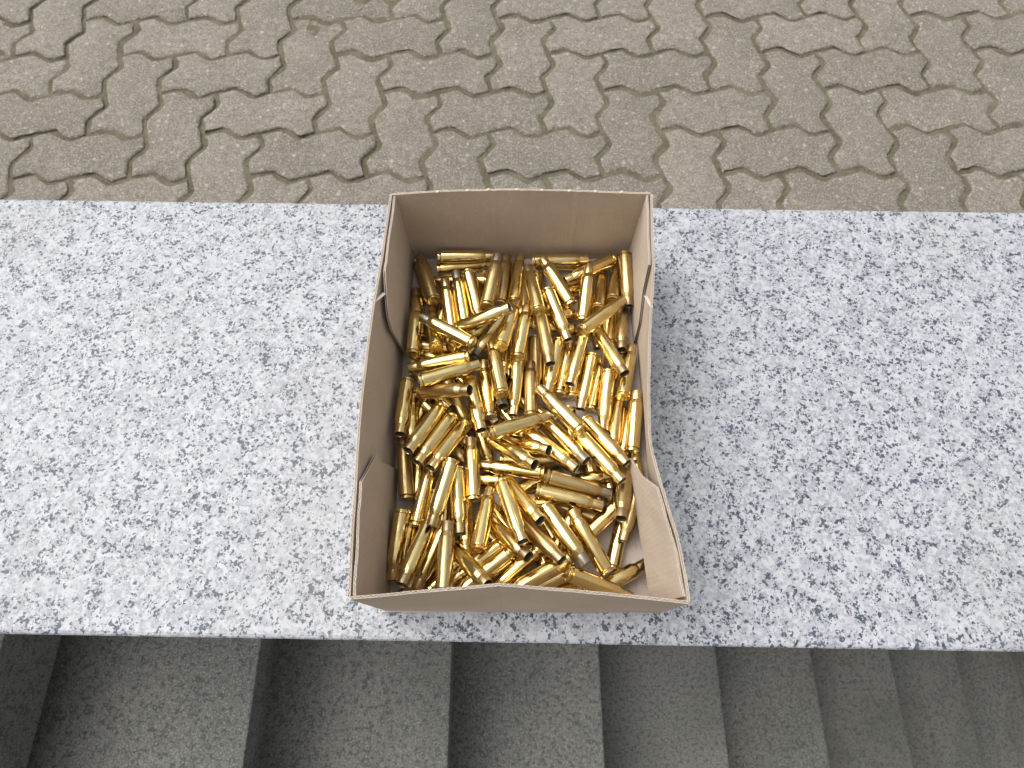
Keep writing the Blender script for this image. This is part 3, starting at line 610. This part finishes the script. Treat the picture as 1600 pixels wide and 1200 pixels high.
    (-0.05179, 0.22610, 0.02810, 0.6888, 0.6496, -0.3217, 'b', 'b', 'shiny brass casing, mouth to back right, half-buried, left side, third row from back'),
    (0.06990, 0.28751, 0.00729, 0.1110, -0.9938, -0.0018, 'b', 'b', 'shiny brass casing, mouth to front, half-buried, right side, second row from back'),
    (-0.08440, 0.21673, 0.01789, 0.6430, -0.7648, -0.0409, 'b', 'b', 'shiny brass casing, mouth to front right, half-buried, along left wall, halfway to front'),
    (-0.06043, 0.27979, 0.00877, -0.1978, -0.9797, -0.0338, 'b', 'b', 'shiny brass casing, mouth to front, half-buried, left side, second row from back, leftmost'),
    (0.09627, 0.23468, 0.00782, -0.3522, -0.9359, -0.0098, 'b', 'b', 'shiny brass casing, mouth to front, half-buried, along right wall, third row from back'),
    (0.10125, 0.17990, 0.00745, -0.2952, -0.9554, -0.0038, 'b', 'b', 'shiny brass casing, mouth to front, half-buried, along right wall, third row from front'),
    (0.03662, 0.16864, 0.00778, -0.8565, 0.5160, -0.0128, 'b', 'b', 'shiny brass casing, mouth to back left, half-buried, middle, halfway to front'),
    (0.03302, 0.23543, 0.00780, -0.0502, -0.9987, -0.0096, 'b', 'b', 'shiny brass casing, mouth to front, half-buried, right side, third row from back'),
    (0.04684, 0.17915, 0.01133, 0.0746, -0.9918, 0.1038, 'b', 'b', 'shiny brass casing, mouth to front, half-buried, right side, third row from front, backmost'),
    (-0.00769, 0.11819, 0.00811, -0.9985, 0.0465, -0.0306, 'b', 'b', 'shiny brass casing, mouth to left, half-buried, left side, third row from front'),
    (-0.00984, 0.09880, 0.01778, 0.9992, 0.0372, -0.0112, 'b', 'b', 'shiny brass casing, mouth to right, half-buried, middle, second row from front'),
    (-0.06137, 0.11066, 0.00781, -0.1882, -0.9821, -0.0063, 'b', 'b', 'shiny brass casing, mouth to front, half-buried, along left wall, second row from front'),
    (0.02846, 0.11150, 0.01424, 0.9773, 0.1804, 0.1108, 'b', 'b', 'shiny brass casing, mouth to right, half-buried, right side, third row from front'),
    (-0.04482, 0.20806, 0.00779, 0.6045, -0.7965, -0.0115, 'b', 'b', 'shiny brass casing, mouth to front right, half-buried, left side, halfway to front'),
    (0.07369, 0.08585, 0.00709, -0.9433, 0.3318, 0.0036, 'd', 'b', 'dull casing, mouth to left, half-buried, right side, second row from front'),
    (-0.04854, 0.06588, 0.00778, -0.6999, -0.7142, -0.0085, 'd', 'b', 'dull casing, mouth to front left, half-buried, along left wall, by front wall'),
    (0.01231, 0.03086, 0.00752, 0.9823, 0.1874, -0.0027, 'b', 'b', 'shiny brass casing, mouth to right, half-buried, right side, by front wall'),
    (-0.00814, 0.10492, 0.00765, 0.9061, 0.4230, -0.0056, 'b', 'd', 'brown-necked brass casing, mouth to back right, half-buried, middle, third row from front'),
    (-0.06159, 0.03578, 0.00777, 0.7347, 0.6781, -0.0179, 'b', 'd', 'brown-necked brass casing, mouth to back right, half-buried, left side, by front wall'),
    (-0.02702, 0.08744, 0.00745, 0.7310, -0.6823, -0.0070, 'b', 'b', 'shiny brass casing, mouth to front right, half-buried, middle, second row from front, frontmost'),
    (-0.08655, 0.32464, 0.00781, 0.2897, -0.9570, -0.0131, 'b', 'd', 'brown-necked brass casing, mouth to front, half-buried, along left wall, by back wall'),
    (0.02661, 0.04896, 0.00780, -0.3451, 0.9385, -0.0092, 'b', 'd', 'brown-necked brass casing, mouth to back, half-buried, middle, second row from front'),
    (-0.04821, 0.27898, 0.00888, -0.2184, -0.9747, -0.0482, 'b', 'b', 'shiny brass casing, mouth to front, half-buried, left side, second row from back, rightmost'),
    (-0.07468, 0.10417, 0.00769, -0.0088, 1.0000, -0.0022, 'b', 'b', 'shiny brass casing, mouth to back, half-buried, along left wall, third row from front'),
    (-0.08663, 0.15534, 0.00743, 0.4451, 0.8952, -0.0241, 'b', 'b', 'shiny brass casing, mouth to back right, half-buried, along left wall, halfway to front'),
    (-0.04930, 0.03095, 0.00776, 1.0000, 0.0001, -0.0042, 'b', 'd', 'brown-necked brass casing, mouth to right, half-buried, left side, by front wall'),
    (-0.02469, 0.31400, 0.00733, -0.3127, -0.9499, -0.0007, 'd', 'd', 'dull brown casing, mouth to front, half-buried, left side, by back wall'),
]
def set_mat(o, m): o.material_slots[0].link = 'OBJECT'; o.material_slots[0].material = m
for k, (hx, hy, hz, dx, dy, dz, fin, nk, label) in enumerate(CASINGS):
    root = empty('cartridge_casing', (hx, hy, hz)); root.rotation_mode = 'QUATERNION'
    d = Vector((dx, dy, dz)).normalized()
    root.rotation_quaternion = d.to_track_quat('Z', 'Y') @ Matrix.Rotation(rnd.uniform(0, 6.28), 4, 'Z').to_quaternion()
    tag(root, label, 'casing', 'spent brass casings heaped in the box')
    mb = M_DULL if fin == 'd' else M_BRASS
    hd = link('case_head', HEAD, None, root); set_mat(hd, mb)
    bd = link('case_body', BODY, None, root); set_mat(bd, mb)
    ne = link('neck', NECK, None, root); set_mat(ne, M_NECK[nk])
    bo = link('bore', INNER, None, ne); set_mat(bo, M_INSIDE)
    pr = link('primer', PRIM, None, hd); set_mat(pr, M_PRIMER)
